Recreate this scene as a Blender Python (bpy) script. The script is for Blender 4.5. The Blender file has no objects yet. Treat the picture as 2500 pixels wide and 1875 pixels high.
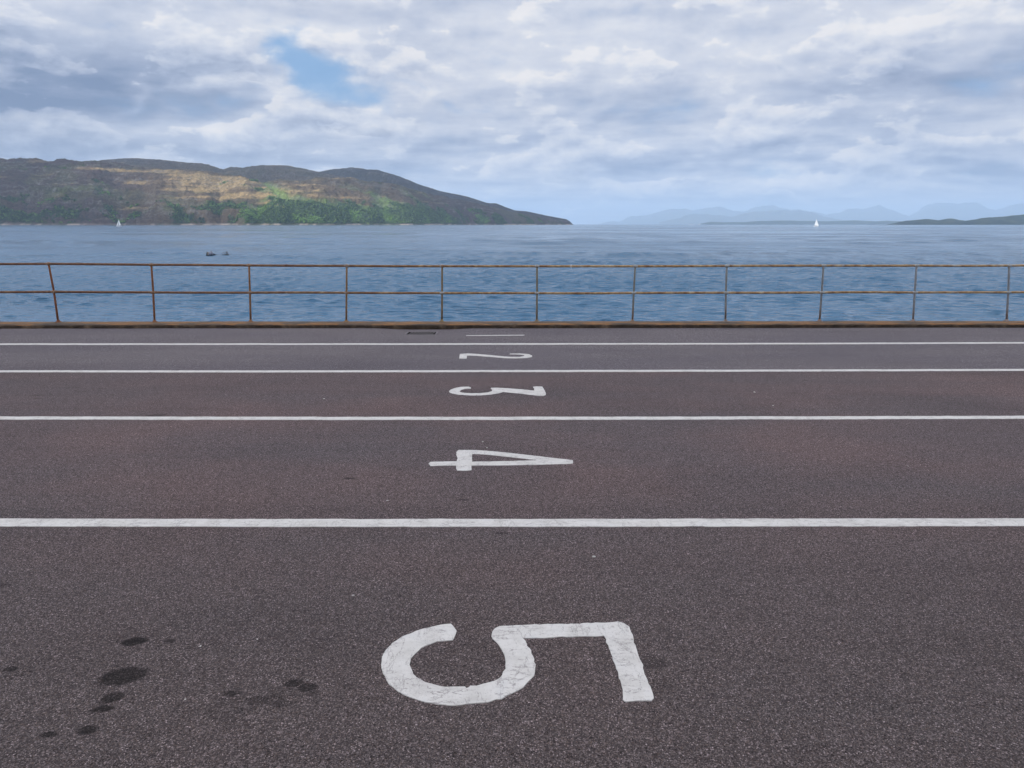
import bpy, bmesh, math, random
import numpy as np
from mathutils import Vector, Matrix
from mathutils.geometry import tessellate_polygon
random.seed(7)
R = math.radians
scene = bpy.context.scene
COL = scene.collection

# ------------------------------------------------------------------ camera
EYE = 1.7                       # eye above the asphalt at the camera's foot
FPX, PX0, PY0 = 1700.0, 1250.0, 740.0   # focal length and principal point in pixels of a 2500 px wide picture
TH = math.atan(0.11294)         # camera pitched down
cam_d = bpy.data.cameras.new('camera'); cam = bpy.data.objects.new('camera', cam_d); COL.objects.link(cam)
cam.location = (0, 0, EYE); cam.rotation_euler = (R(90) - TH, 0, 0)
cam_d.sensor_width = 36.0; cam_d.lens = 36.0 * FPX / 2500.0
cam_d.shift_y = -(937.5 - PY0) / 2500.0
cam_d.clip_start = 0.1; cam_d.clip_end = 200000.0
scene.camera = cam

# ------------------------------------------------------------------ exposure
scene.view_settings.view_transform = 'Standard'; scene.view_settings.look = 'None'
scene.view_settings.exposure = 0.0; scene.view_settings.gamma = 1.0
scene.view_settings.use_curve_mapping = False
scene.cycles.max_bounces = 8; scene.cycles.volume_bounces = 1
scene.cycles.transparent_max_bounces = 8
scene.cycles.sample_clamp_indirect = 6.0
scene.cycles.use_denoising = True
scene.cycles.use_adaptive_sampling = True; scene.cycles.adaptive_threshold = .015; scene.cycles.adaptive_min_samples = 32

SUN_EL, SUN_AZ = R(34), R(235)   # azimuth clockwise from the view direction (+Y): the sun stands behind the camera, to the left
SKY_STRENGTH = 0.13
SUN_STRENGTH = 5.0
SEA_Z = -2.5

# ------------------------------------------------------------------ helpers: picture geometry
def ray(px, py):
    a, b = (px - PX0) / FPX, -(py - PY0) / FPX
    return Vector((a, math.cos(TH) + b * math.sin(TH), -math.sin(TH) + b * math.cos(TH)))
SLOPE = 0.02914                  # the apron falls towards the sea
def on_road(px, py):
    d = ray(px, py)
    t = EYE / (-d.z - SLOPE * d.y)
    return Vector((d.x * t, d.y * t, -SLOPE * d.y * t))
def on_level(px, py, z):
    d = ray(px, py); t = (z - EYE) / d.z
    return Vector((0, 0, EYE)) + d * t
def azel(px, py):
    d = ray(px, py)
    return math.atan2(d.x, d.y), math.atan2(d.z, math.hypot(d.x, d.y))

# ------------------------------------------------------------------ helpers: nodes
class V:
    """a socket with arithmetic"""
    def __init__(s, nt, sock): s.nt, s.s = nt, sock
    def _m(s, op, *o, clamp=False):
        n = s.nt.nodes.new('ShaderNodeMath'); n.operation = op; n.use_clamp = clamp
        for i, x in enumerate((s,) + o):
            if isinstance(x, V): s.nt.links.new(x.s, n.inputs[i])
            else: n.inputs[i].default_value = x
        return V(s.nt, n.outputs[0])
    def __add__(s, o): return s._m('ADD', o)
    __radd__ = __add__
    def __sub__(s, o): return s._m('SUBTRACT', o)
    def __rsub__(s, o): return (s * -1.0) + o
    def __mul__(s, o): return s._m('MULTIPLY', o)
    __rmul__ = __mul__
    def __truediv__(s, o): return s._m('DIVIDE', o)
    def pw(s, o): return s._m('POWER', o)
    def mn(s, o): return s._m('MINIMUM', o)
    def mx(s, o): return s._m('MAXIMUM', o)
    def exp(s): return s._m('EXPONENT')
    def ab(s): return s._m('ABSOLUTE')
    def cl(s): return s._m('MULTIPLY', 1.0, clamp=True)
    def step(s, a, b):
        n = s.nt.nodes.new('ShaderNodeMapRange'); n.interpolation_type = 'SMOOTHSTEP'
        s.nt.links.new(s.s, n.inputs['Value'])
        n.inputs['From Min'].default_value = a; n.inputs['From Max'].default_value = b
        return V(s.nt, n.outputs['Result'])
def link(nt, a, b):
    nt.links.new(a.s if isinstance(a, V) else a, b)
def comb(nt, x, y, z):
    n = nt.nodes.new('ShaderNodeCombineXYZ')
    for i, c in enumerate((x, y, z)):
        if isinstance(c, V): nt.links.new(c.s, n.inputs[i])
        else: n.inputs[i].default_value = c
    return n.outputs[0]
def sep(nt, vec):
    n = nt.nodes.new('ShaderNodeSeparateXYZ'); nt.links.new(vec, n.inputs[0])
    return [V(nt, o) for o in n.outputs]
def noise(nt, vec, scale, detail=4, rough=.5, dist=0.0, out='Fac', dim='3D'):
    n = nt.nodes.new('ShaderNodeTexNoise'); n.noise_dimensions = dim; nt.links.new(vec, n.inputs['Vector'])
    n.inputs['Scale'].default_value = scale; n.inputs['Detail'].default_value = detail
    n.inputs['Roughness'].default_value = rough; n.inputs['Distortion'].default_value = dist
    return V(nt, n.outputs[out]) if out == 'Fac' else n.outputs[out]
def voro(nt, vec, scale, feature='F1', out='Distance', rnd=1.0):
    n = nt.nodes.new('ShaderNodeTexVoronoi'); n.feature = feature; nt.links.new(vec, n.inputs['Vector'])
    n.inputs['Scale'].default_value = scale; n.inputs['Randomness'].default_value = rnd
    return V(nt, n.outputs[out]) if out == 'Distance' else n.outputs[out]
def ramp(nt, fac, stops, interp='LINEAR'):
    n = nt.nodes.new('ShaderNodeValToRGB'); e = n.color_ramp.elements; n.color_ramp.interpolation = interp
    while len(e) < len(stops): e.new(0.5)
    for el, (p, c) in zip(e, stops): el.position = p; el.color = (*c, 1)
    link(nt, fac, n.inputs[0]); return n.outputs[0]
def mixc(nt, fac, a, b, mode='MIX'):
    n = nt.nodes.new('ShaderNodeMix'); n.data_type = 'RGBA'; n.blend_type = mode
    if isinstance(fac, V): nt.links.new(fac.s, n.inputs[0])
    else: n.inputs[0].default_value = fac
    for sck, x in ((n.inputs[6], a), (n.inputs[7], b)):
        if isinstance(x, (tuple, list)): sck.default_value = (*x, 1)
        else: nt.links.new(x, sck)
    return n.outputs[2]
def bump(nt, h, strength, dist, normal=None):
    n = nt.nodes.new('ShaderNodeBump'); link(nt, h, n.inputs['Height'])
    n.inputs['Strength'].default_value = strength; n.inputs['Distance'].default_value = dist
    if normal: nt.links.new(normal, n.inputs['Normal'])
    return n.outputs[0]
def mat(name, rough=.8, color=(.5, .5, .5), spec=.5, metal=0.0):
    m = bpy.data.materials.new(name); m.use_nodes = True; nt = m.node_tree
    b = nt.nodes['Principled BSDF']; b.inputs['Roughness'].default_value = rough
    b.inputs['Base Color'].default_value = (*color, 1); b.inputs['Specular IOR Level'].default_value = spec
    b.inputs['Metallic'].default_value = metal
    return m, nt, b
def objco(nt): return nt.nodes.new('ShaderNodeTexCoord').outputs['Object']
def worldpos(nt): return nt.nodes.new('ShaderNodeNewGeometry').outputs['Position']
def mapv(nt, vec, scale=(1, 1, 1), rot=(0, 0, 0), loc=(0, 0, 0)):
    n = nt.nodes.new('ShaderNodeMapping'); nt.links.new(vec, n.inputs[0])
    n.inputs['Scale'].default_value = scale; n.inputs['Rotation'].default_value = rot; n.inputs['Location'].default_value = loc
    return n.outputs[0]
def srgb(r, g, b):
    f = lambda c: (c / 255) / 12.92 if c < 10 else ((c / 255 + .055) / 1.055) ** 2.4
    return (f(r), f(g), f(b))

# ------------------------------------------------------------------ world: sky and high cloud cover
w = bpy.data.worlds.new('World'); scene.world = w; w.use_nodes = True
nt = w.node_tree; nt.nodes.clear()
out = nt.nodes.new('ShaderNodeOutputWorld'); bg = nt.nodes.new('ShaderNodeBackground')
sky = nt.nodes.new('ShaderNodeTexSky'); sky.sky_type = 'NISHITA'; sky.sun_disc = False
sky.sun_elevation = SUN_EL; sky.sun_rotation = SUN_AZ; sky.air_density = 1.0; sky.dust_density = .6; sky.ozone_density = 2.0
D = nt.nodes.new('ShaderNodeTexCoord').outputs['Generated']
dx, dy, dz = sep(nt, D)
hyp = (dx * dx + dy * dy).pw(.5)
az0 = dx._m('ARCTAN2', dy); el0 = dz._m('ARCTAN2', hyp)
up = dz.mx(0.0)
q = 1.0 / (up + .11) if False else (up + .11).pw(-1.0)
qx, qy = dx * q, dy * q
# domain warp, so that cloud edges curl
wv = noise(nt, comb(nt, qx * .8, qy * .8, 0), 1.0, 3, .55, 0, 'Color', '2D')
w1, w2, w3 = sep(nt, wv)
wx, wy = qx + (w1 - .5) * .45, qy + (w2 - .5) * .45
A = noise(nt, comb(nt, wx * .8, wy * 1.25, 0), 1.0, 7, .52, dim='2D')
B = noise(nt, comb(nt, wx * .8 - .10, wy * 1.25 - .22, 0), 1.0, 5, .52, dim='2D')      # the same cloud a little further from the sun
# small cumulus texture in direction space
sx, sy = az0 * 1.0 + (w3 - .5) * .03, el0 * 2.1 + (w1 - .5) * .03
C1 = noise(nt, comb(nt, sx + 4, sy + 2, 0), 7.5, 8, .54, 0, dim='2D')
C2 = noise(nt, comb(nt, sx + 4 - .008, sy + 2 + .026, 0), 7.5, 6, .54, 0, dim='2D')
ww = noise(nt, comb(nt, az0 + 9, el0 * 1.8, 0), 7.0, 5, .50, 0, 'Color', '2D')
ww1, ww2, ww3 = sep(nt, ww)
azw, elw = az0 + (ww1 - .5) * .20, el0 + (ww2 - .5) * .085
def blob(px, py, sx_, sy_, wgt, tilt=0):
    a, e = azel(px * 1.13, py * 1.13)
    da, de = azw - a, elw - e
    c, s = math.cos(R(tilt)), math.sin(R(tilt))
    u = (da * c + de * s) * (1504 / sx_); v = (de * c - da * s) * (1504 / sy_)
    return ((u * u + v * v) * -1.0).exp() * wgt
blobs = [(110, 150, 330, 70, -.20), (60, 190, 240, 95, -.38), (-60, 300, 220, 60, -.25), (330, 110, 260, 30, -.12), (520, 240, 240, 26, -.10),
         (620, 325, 300, 24, -.16), (1500, 90, 560, 85, .24), (480, 188, 110, 22, .42), (90, 285, 80, 24, .36), (255, 212, 60, 16, .30, 25),
         (518, 292, 34, 15, .36, 30), (700, 245, 130, 12, .26, -14), (785, 285, 50, 14, .22), (1060, 100, 210, 45, .16), (470, 60, 210, 35, .10),
         (1930, 170, 300, 55, -.20), (1560, 335, 300, 16, -.26), (2170, 385, 120, 34, -.26), (1930, 365, 120, 16, -.10), (1300, 220, 260, 20, -.05),
         (1590, 190, 75, 28, .22), (1600, 268, 90, 22, .20), (1725, 402, 34, 18, .50), (1660, 398, 60, 14, .22), (1920, 384, 110, 7, .24), (2060, 398, 80, 7, .22, -14),
         (1240, 400, 50, 11, .30), (1420, 392, 120, 8, .16), (2100, 335, 160, 11, .18), (2160, 45, 90, 30, .10), (880, 260, 160, 28, -.07)]
tot = puffs = None
for b_ in blobs:
    g = blob(*b_); tot = g if tot is None else tot + g
    if b_[4] > .15 and b_[2] < 200: puffs = g if puffs is None else puffs + g
relief = C1 - C2
LY = noise(nt, comb(nt, az0 * 1.3 + (w1 - .5) * .1 + 7, el0 * 9.0 + (w2 - .5) * .25, 0), 4.5, 7, .55, 0, dim='2D')
lowb = 1.0 - el0.step(.08, .24)
val = ((A - .5) * .60 + (C1 - .5) * .32 + (A - B) * .50 + relief * .70 + (LY - .5) * (lowb * .55 + .18) + tot * 1.0 + .66) * .8
RAMP = [(0, srgb(122, 142, 178)), (.24, srgb(156, 171, 201)), (.44, srgb(188, 200, 224)), (.62, srgb(213, 221, 238)), (.80, srgb(232, 237, 247)), (1.0, srgb(250, 250, 253))]
cloud = ramp(nt, val.cl(), RAMP)
# nearer cumulus with crisp lit rims in front of the layer
cm = (C1 * 1.0 + A * .30 + puffs * .42 - .675)
cumask = cm.step(.0, .045)
cuc = ramp(nt, ((.80 + relief * 3.4 - cm.step(.03, .30) * .22 + puffs * .25 + (tot - puffs) * .9) * .8).cl(), RAMP)
cloud = mixc(nt, cumask * .62, cloud, cuc)
# holes with blue sky
hole = blob(700, 158, 135, 50, 1.25, -14) + blob(605, 105, 60, 40, .55) + blob(955, 200, 90, 16, .55, -10) + blob(1930, 50, 60, 12, .5) + blob(1130, 205, 70, 10, .4) - (C1 - .5) * 1.9 - (A - .5) * 1.0
holem = hole.step(.22, 1.15)
skyc = mixc(nt, 1.0, sky.outputs[0], (SKY_STRENGTH,) * 3, 'MULTIPLY')
skyc = mixc(nt, .75, skyc, srgb(128, 180, 236))
colr = mixc(nt, holem * .88, cloud, skyc)
# thin veil towards the horizon, thinner and brighter cloud overhead (outside the picture)
colr = mixc(nt, (1.0 - el0.step(-.01, .07)) * .30, colr, srgb(178, 195, 221))
gain = el0.step(.36, 1.1) * 0.85 + 1.0
gn = comb(nt, gain * 1.04, gain, gain * .95)
colr = mixc(nt, 1.0, colr, gn, 'MULTIPLY')
colr = mixc(nt, el0.step(-.03, -.005), srgb(95, 120, 150), colr)
link(nt, colr, bg.inputs[0]); bg.inputs[1].default_value = 1.0
link(nt, bg.outputs[0], out.inputs[0])

sun_d = bpy.data.lights.new('sun', 'SUN'); sun = bpy.data.objects.new('sun', sun_d); COL.objects.link(sun)
sun_d.energy = SUN_STRENGTH; sun_d.angle = R(5); sun_d.color = (1.0, .94, .84)
sdir = Vector((math.sin(SUN_AZ) * math.cos(SUN_EL), math.cos(SUN_AZ) * math.cos(SUN_EL), math.sin(SUN_EL)))
sun.rotation_euler = sdir.to_track_quat('Z', 'Y').to_euler()

# ------------------------------------------------------------------ helpers: meshes and tags
def tag(o, label=None, cat=None, group=None, kind=None):
    if label: o['label'] = label
    if cat: o['category'] = cat
    if group: o['group'] = group
    if kind: o['kind'] = kind
    return o
def empty(name, loc=(0, 0, 0), rz=0):
    o = bpy.data.objects.new(name, None); o.location = loc; o.rotation_euler = (0, 0, rz); o.empty_display_size = .2
    COL.objects.link(o); return o
def obj(name, me, m, parent=None, smooth=False):
    if isinstance(me, bmesh.types.BMesh):
        bm = me; me = bpy.data.meshes.new(name); bm.to_mesh(me); bm.free()
    me.name = name
    o = bpy.data.objects.new(name, me); COL.objects.link(o)
    if m and not me.materials: me.materials.append(m)
    if parent: o.parent = parent
    if smooth: me.polygons.foreach_set('use_smooth', [True] * len(me.polygons))
    return o
def grid_mesh(P, name='grid', flip=False):
    """P: (rows, cols, 3) array -> mesh"""
    r, c = P.shape[:2]
    me = bpy.data.meshes.new(name)
    idx = np.arange(r * c).reshape(r, c)
    f = np.stack([idx[:-1, :-1], idx[:-1, 1:], idx[1:, 1:], idx[1:, :-1]], -1).reshape(-1, 4)
    if flip: f = f[:, ::-1]
    return raw_mesh(P.reshape(-1, 3), f, name)
def raw_mesh(v, f, name='mesh', smooth=True):
    me = bpy.data.meshes.new(name)
    v = np.ascontiguousarray(v, dtype=np.float32); f = np.ascontiguousarray(f, dtype=np.int32)
    k = f.shape[1]
    me.vertices.add(len(v)); me.vertices.foreach_set('co', v.ravel())
    me.loops.add(f.size); me.loops.foreach_set('vertex_index', f.ravel())
    me.polygons.add(len(f)); me.polygons.foreach_set('loop_start', np.arange(0, f.size, k, dtype=np.int32))
    me.polygons.foreach_set('loop_total', np.full(len(f), k, dtype=np.int32))
    me.polygons.foreach_set('use_smooth', np.full(len(f), smooth, dtype=bool))
    me.update(calc_edges=True); me.validate()
    return me
def tube_bm(bm, pts, rad, seg=12, caps=True):
    pts = [Vector(p) for p in pts]; rings = []
    for i, p in enumerate(pts):
        t = (pts[min(i + 1, len(pts) - 1)] - pts[max(i - 1, 0)]).normalized()
        a = Vector((0, 0, 1)) if abs(t.z) < .9 else Vector((1, 0, 0))
        n = t.cross(a).normalized(); b = t.cross(n)
        rr = rad[i] if isinstance(rad, (list, tuple)) else rad
        rings.append([bm.verts.new(p + (n * math.cos(2 * math.pi * k / seg) + b * math.sin(2 * math.pi * k / seg)) * rr) for k in range(seg)])
    for r0, r1 in zip(rings, rings[1:]):
        for k in range(seg): bm.faces.new((r0[k], r0[(k + 1) % seg], r1[(k + 1) % seg], r1[k]))
    if caps: bm.faces.new(rings[0][::-1]); bm.faces.new(rings[-1])
def box_bm(bm, c, s, rot=None):
    m = Matrix.Translation(c) @ (rot.to_4x4() if rot else Matrix()) @ Matrix.Diagonal((*s, 1))
    return bmesh.ops.create_cube(bm, size=1, matrix=m)['verts']
# lattice noise in numpy
def vnoise(x, y, seed=0):
    xi = np.floor(x).astype(np.int64); yi = np.floor(y).astype(np.int64)
    xf, yf = x - xi, y - yi
    def h(a, b):
        n = (a * 374761393 + b * 668265263 + seed * 1442695041) & 0xffffffff
        n = ((n ^ (n >> 13)) * 1274126177) & 0xffffffff
        n = (n ^ (n >> 16)) & 0xffff
        return n / 65535.0
    u, v = xf * xf * (3 - 2 * xf), yf * yf * (3 - 2 * yf)
    return (h(xi, yi) * (1 - u) + h(xi + 1, yi) * u) * (1 - v) + (h(xi, yi + 1) * (1 - u) + h(xi + 1, yi + 1) * u) * v
def fbm(x, y, octv=5, seed=0, gain=.5, ridged=False):
    s = 0; a = 1; t = 0
    for o in range(octv):
        n = vnoise(x * 2 ** o + 13.7 * o, y * 2 ** o - 7.1 * o, seed + o)
        if ridged: n = 1 - np.abs(2 * n - 1)
        s = s + a * n; t += a; a *= gain
    return s / t
def pw(prof):                     # profile of picture points -> (u, s) arrays: s = tan of elevation along the depth axis
    us, ss = [], []
    for px, py in prof:
        d = ray(px, py); us.append(d.x / d.y); ss.append(d.z / d.y)
    return np.array(us), np.array(ss)

# ------------------------------------------------------------------ road (the ferry marshalling apron)
kl, kr = on_road(0, 802.3), on_road(2500, 800.2)
KM = (kr.y - kl.y) / (kr.x - kl.x); K0 = kl.y - KM * kl.x
def kerb_y(x): return K0 + KM * x
GR = on_road(1029, 811)           # the drain grate lies here
m_road, nt, b = mat('asphalt', .88, spec=.12)
P = worldpos(nt); px_, py_, pz_ = sep(nt, P)
l2a, l2b = on_road(0, 906.4), on_road(2500, 903.2)
edge = py_ - (px_ * ((l2b.y - l2a.y) / (l2b.x - l2a.x)) + (l2a.y - (l2b.y - l2a.y) / (l2b.x - l2a.x) * l2a.x))
fr = edge.step(-.02, .02)                                   # 0: reddish surfacing (lanes 3 to 5), 1: greyer surfacing (lanes 1 and 2)
nb = noise(nt, P, .55, 4, .55); nb2 = noise(nt, mapv(nt, P, (.25, 1.2, 1)), 1.0, 4, .6)
red = mixc(nt, (nb.step(.35, .7)), (.108, .086, .091), (.134, .096, .097))
red = mixc(nt, (nb2.step(.4, .75)) * .6, red, (.094, .084, .092))
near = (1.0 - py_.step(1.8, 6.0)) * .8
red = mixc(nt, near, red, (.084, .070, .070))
grey = mixc(nt, nb2.step(.3, .7), (.126, .113, .129), (.150, .133, .144))
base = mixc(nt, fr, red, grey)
# aggregate: every stone has its own tone
s1 = voro(nt, P, 270, 'F1', 'Color'); c1, c2, c3 = sep(nt, s1)
s2 = voro(nt, P, 160, 'F1', 'Color'); d1, d2, d3 = sep(nt, s2)
dist1 = voro(nt, P, 270, 'F1', 'Distance')
tone = c1.pw(2.2) * 1.35 + .44
tone = tone * (1.15 - dist1 * .55)
tone = tone + (d2.step(.93, .97)) * .9 + c3.step(.955, .985) * 2.6
tone = tone * (1.0 - d3.step(.88, .93) * .55)
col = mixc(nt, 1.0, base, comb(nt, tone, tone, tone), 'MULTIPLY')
warm = c2.step(.8, .95) * .25
col = mixc(nt, warm, col, (.20, .13, .10))
# oil and wet stains: (px, py, half width m, half height m, strength) in display pixels of the photograph
stains = [(290, 1386, .058, .035, .95, 12), (368, 1385, .03, .015, .7, 8), (266, 1461, .105, .060, .85, 12), (243, 1450, .02, .012, .6, 0), (243, 1466, .018, .010, .6, 0), (243, 1507, .05, .03, .85, 8),
          (220, 1532, .045, .022, .8, 6), (24, 1445, .035, .02, .8, 0), (105, 1587, .034, .014, .85, 6), (187, 1578, .04, .022, .9, 8), (498, 1499, .038, .020, .75, 0),
          (634, 1476, .040, .026, .8, 5), (665, 1485, .050, .030, .75, 5), (755, 1483, .03, .02, .45, 0), (640, 1497, .12, .03, .3, 0), (500, 1530, .10, .07, .22, 10), (575, 1514, .05, .02, .25, 8), (610, 1520, .05, .02, .5, 0),
          (570, 1511, .08, .025, .45, 8), (1408, 1431, .07, .05, .38, 0), (1430, 1490, .06, .06, .2, 0), (1690, 1427, .03, .015, .4, 0),
          (84, 854, .16, .03, .8, 0), (84, 861, .12, .03, .7, 0), (152, 838, .17, .04, .6, 0), (180, 845, .2, .03, .35, 0), (220, 840, .1, .03, .4, 0),
          (338, 897, .18, .05, .65, 10), (30, 942, .09, .02, .6, 0), (755, 1034, .05, .02, .75, 10), (905, 835, .12, .03, .5, 0), (1095, 835, .07, .03, .6, 0), (940, 724, .25, .05, .4, 0), (925, 728, .2, .05, .4, 0),
          (1710, 849, .12, .05, .4, 0), (1745, 848, .07, .03, .5, 0), (1083, 1152, .06, .015, .6, 0), (1000, 1080, .05, .015, .6, 0), (1575, 722, .25, .05, .35, 0), (2070, 722, .05, .04, .5, 0), (10, 1265, .04, .02, .5, 0), (2330, 1208, .05, .01, .6, -10)]
pn = noise(nt, P, 34, 6, .68, 0, 'Color'); n1, n2, n3 = sep(nt, pn)
xw, yw = px_ + (n1 - .5) * .035, py_ + (n2 - .5) * .035
st = None
for (sx_, sy_, hw, hh, sg, tl) in stains:
    c = on_road(sx_ * 1.13, sy_ * 1.13); k_ = .80 if sy_ > 1000 else .62; hw, hh, sg = hw * k_ * (1.08 if sy_ > 1000 else 1), hh * k_ * (1.25 if sy_ > 1000 else 1), sg * (.9 if sy_ > 1000 else .6)
    cs, sn = math.cos(R(tl)), math.sin(R(tl))
    nn_ = 1.0 + (n3 - .5) * .9
    u = ((xw - c.x) * cs + (yw - c.y) * sn) / hw; v = ((yw - c.y) * cs - (xw - c.x) * sn) / hh
    g = (1.0 - ((u * u + v * v) * nn_).step(.55, 1.35)) * sg
    st = g if st is None else st.mx(g)
stain_c = mixc(nt, 1.0, col, (.10, .10, .10), 'MULTIPLY')
col = mixc(nt, st, col, stain_c)
# dirt: faint tyre lanes along x, darker gutter strip beside the kerb, paint and gum spots
ty = noise(nt, mapv(nt, P, (.06, 2.2, 1)), 1.0, 3, .5)
big_ = noise(nt, mapv(nt, P, (.5, .9, 1), loc=(4, 9, 0)), .8, 5, .6)
col = mixc(nt, big_.step(.45, .7) * .35, col, mixc(nt, 1.0, col, (.72, .70, .70), 'MULTIPLY'))
col = mixc(nt, ty.step(.5, .75) * .30, col, mixc(nt, 1.0, col, (.72, .70, .72), 'MULTIPLY'))
gs = voro(nt, P, 2.6, 'F1', 'Distance'); gc = sep(nt, voro(nt, P, 2.6, 'F1', 'Color'))[0]
gum = (1.0 - gs.step(.018, .034)) * gc.step(.80, .82)
col = mixc(nt, gum * .7, col, (.42, .40, .39))
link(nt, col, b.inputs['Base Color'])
hgt = dist1 * -.7 + noise(nt, P, 60, 3, .6) * .9
link(nt, bump(nt, hgt, .5, .004), b.inputs['Normal'])
rgh = 0.90 - st * .06
link(nt, rgh, b.inputs['Roughness'])
xs = np.unique(np.concatenate([np.linspace(-70, -14, 29), np.linspace(-14, 14, 225), np.linspace(14, 70, 29), np.linspace(GR.x - 1.2, GR.x + 1.2, 61)]))
ts = np.unique(np.concatenate([np.linspace(-14, 12, 79), np.linspace(12, 14.5, 61)]))
X, T = np.meshgrid(xs, ts)
Yr = np.where(T > 12, T + (K0 + KM * X + .06 - 14.5) * np.clip((T - 12) / 2.5, 0, 1), T)
def dip(x, y):
    y = np.minimum(y, K0 + KM * x)
    k_ = np.clip((y - GR.y + .75) / .45, 0, 1); e = np.exp(-((x - GR.x) / .80) ** 4) * k_ * k_ * (3 - 2 * k_) * .026
    und = (fbm(x * .35 + 40, y * .35 + 40, 3, 5) - .5) * .012 * np.clip(y - 12.6, 0, 1)   # the gutter waves a little along the kerb
    return -e + und
def road_z(x, y): return float(-SLOPE * y + dip(np.array(x), np.array(y)))
Zr = -SLOPE * Yr + dip(X, Yr)
# cut-out for the gully under the grate
gx0, gx1, gy0, gy1 = GR.x - .26, GR.x + .26, GR.y - .165, GR.y + .185
road_me = grid_mesh(np.stack([X, Yr, Zr], -1))
road = tag(obj('road', road_me, m_road), kind='structure')
bm = bmesh.new(); bm.from_mesh(road_me)
kill = [f for f in bm.faces if gx0 < f.calc_center_median().x < gx1 and gy0 < f.calc_center_median().y < gy1]
bmesh.ops.delete(bm, geom=kill, context='FACES'); bm.to_mesh(road_me); bm.free()

# drain grate
m_iron, nt, b = mat('cast_iron', .6, (.17, .15, .16), metal=.0)
n = noise(nt, objco(nt), 40, 4); link(nt, ramp(nt, n, [(.3, (.07, .06, .065)), (.7, (.13, .115, .12))]), b.inputs['Base Color'])
m_pit, _, _ = mat('gully_shade_black', .95, (.006, .005, .004))  # near-black walls: the shade inside the pit is put into the colour
gz = road_z(GR.x, GR.y) - .009
g = empty('drain_grate', (GR.x, GR.y + .01, gz)); g.rotation_euler = (-math.atan(SLOPE), 0, 0); tag(g, 'small iron drain grate with slanted slots set in the asphalt at the kerb foot', 'drain grate')
bm = bmesh.new()
W_, H_ = .30, .20
for cx, cy, sx_, sy_ in ((0, H_ - .01, 2 * W_, .03), (0, -H_ + .01, 2 * W_, .03), (W_ - .01, 0, .03, 2 * H_ - .05), (-W_ + .01, 0, .03, 2 * H_ - .05)):
    box_bm(bm, (cx, cy, .009), (sx_, sy_, .010))
obj('frame', bm, m_iron, g)
for k in range(8):
    x = -W_ + .025 + (k + 1.0) * (2 * W_ - .05) / 9
    bm = bmesh.new(); vs = box_bm(bm, (x, 0, .006), (.019, 2 * H_ - .05, .010))
    for v in vs: v.co.x += (v.co.y) * .10
    obj('bar', bm, m_iron, g)
bm = bmesh.new()
for cx, cy, sx_, sy_ in ((0, .225, .60, .02), (0, -.225, .60, .02), (.30, 0, .02, .43), (-.30, 0, .02, .43)): box_bm(bm, (cx, cy, -.25), (sx_, sy_, .5))
box_bm(bm, (0, 0, -.53), (.62, .47, .02))
obj('gully_pit', bm, m_pit, g)

# ------------------------------------------------------------------ painted markings
def paint_mat():
    m, nt, b = mat('worn_thermoplastic_paint', .6, spec=.4)
    P = worldpos(nt)
    n = noise(nt, P, 9, 6, .6); n2 = noise(nt, P, 60, 5, .6); n3 = noise(nt, mapv(nt, P, (2.5, 11, 1)), 2.5, 6, .65)
    base = ramp(nt, n, [(.3, (.44, .42, .40)), (.55, (.535, .515, .495)), (.75, (.49, .48, .475))])
    base = mixc(nt, n3.step(.5, .75) * .45, base, (.39, .37, .36))
    base = mixc(nt, n2.step(.5, .72) * .30, base, (.36, .34, .33))
    # cracks: short fine lines across the strokes, broken up by noise, some longer ones
    wc = noise(nt, P, 18, 4, .6, 0, 'Color')
    mx = nt.nodes.new('ShaderNodeVectorMath'); mx.operation = 'MULTIPLY_ADD'; nt.links.new(wc, mx.inputs[0]); mx.inputs[1].default_value = (.05, .05, .05)
    nt.links.new(P, mx.inputs[2]); WP = mx.outputs[0]
    def crack(sc, scale, loc, wd, det=5): return 1.0 - (noise(nt, mapv(nt, P, sc, (0, 0, R(12)), loc), scale, det, .62) - .5).ab().step(wd * .35, wd)
    e3 = voro(nt, WP, 60, 'DISTANCE_TO_EDGE')
    k1 = crack((1.6, .45, 1), 11, (0, 0, 0), .013) * noise(nt, P, 7, 3).step(.46, .56) * .55
    k2 = crack((.5, 1.7, 1), 16, (4, 2, 0), .018) * noise(nt, mapv(nt, P, loc=(3, 1, 0)), 8, 4).step(.46, .56) * .7
    k3 = (1.0 - e3.step(.02, .07)) * noise(nt, mapv(nt, P, loc=(7, 1, 0)), 5, 4).step(.50, .66) * .22
    sp = voro(nt, P, 150); chips = (1.0 - sp.step(.14, .30)) * n2.step(.46, .57)
    c = (k1.mx(k2)).mx(k3).mx(chips * .75)
    col = mixc(nt, c, base, (.15, .13, .13))
    link(nt, col, b.inputs['Base Color'])
    link(nt, bump(nt, n2 * .6 - c * 1.0, .35, .003), b.inputs['Normal'])
    return m
m_paint = paint_mat()
def rag(pts, step, amp, seed):
    rnd = random.Random(seed); out_ = []
    n = len(pts)
    for i in range(n):
        a, b_ = pts[i], pts[(i + 1) % n]; L = (b_ - a).length; k = max(1, int(L / step))
        nrm = Vector((b_.y - a.y, a.x - b_.x, 0)); nrm = nrm.normalized() if nrm.length > 0 else nrm
        for j in range(k):
            p = a.lerp(b_, j / k); out_.append(p + nrm * rnd.gauss(0, amp))
    return out_
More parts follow.
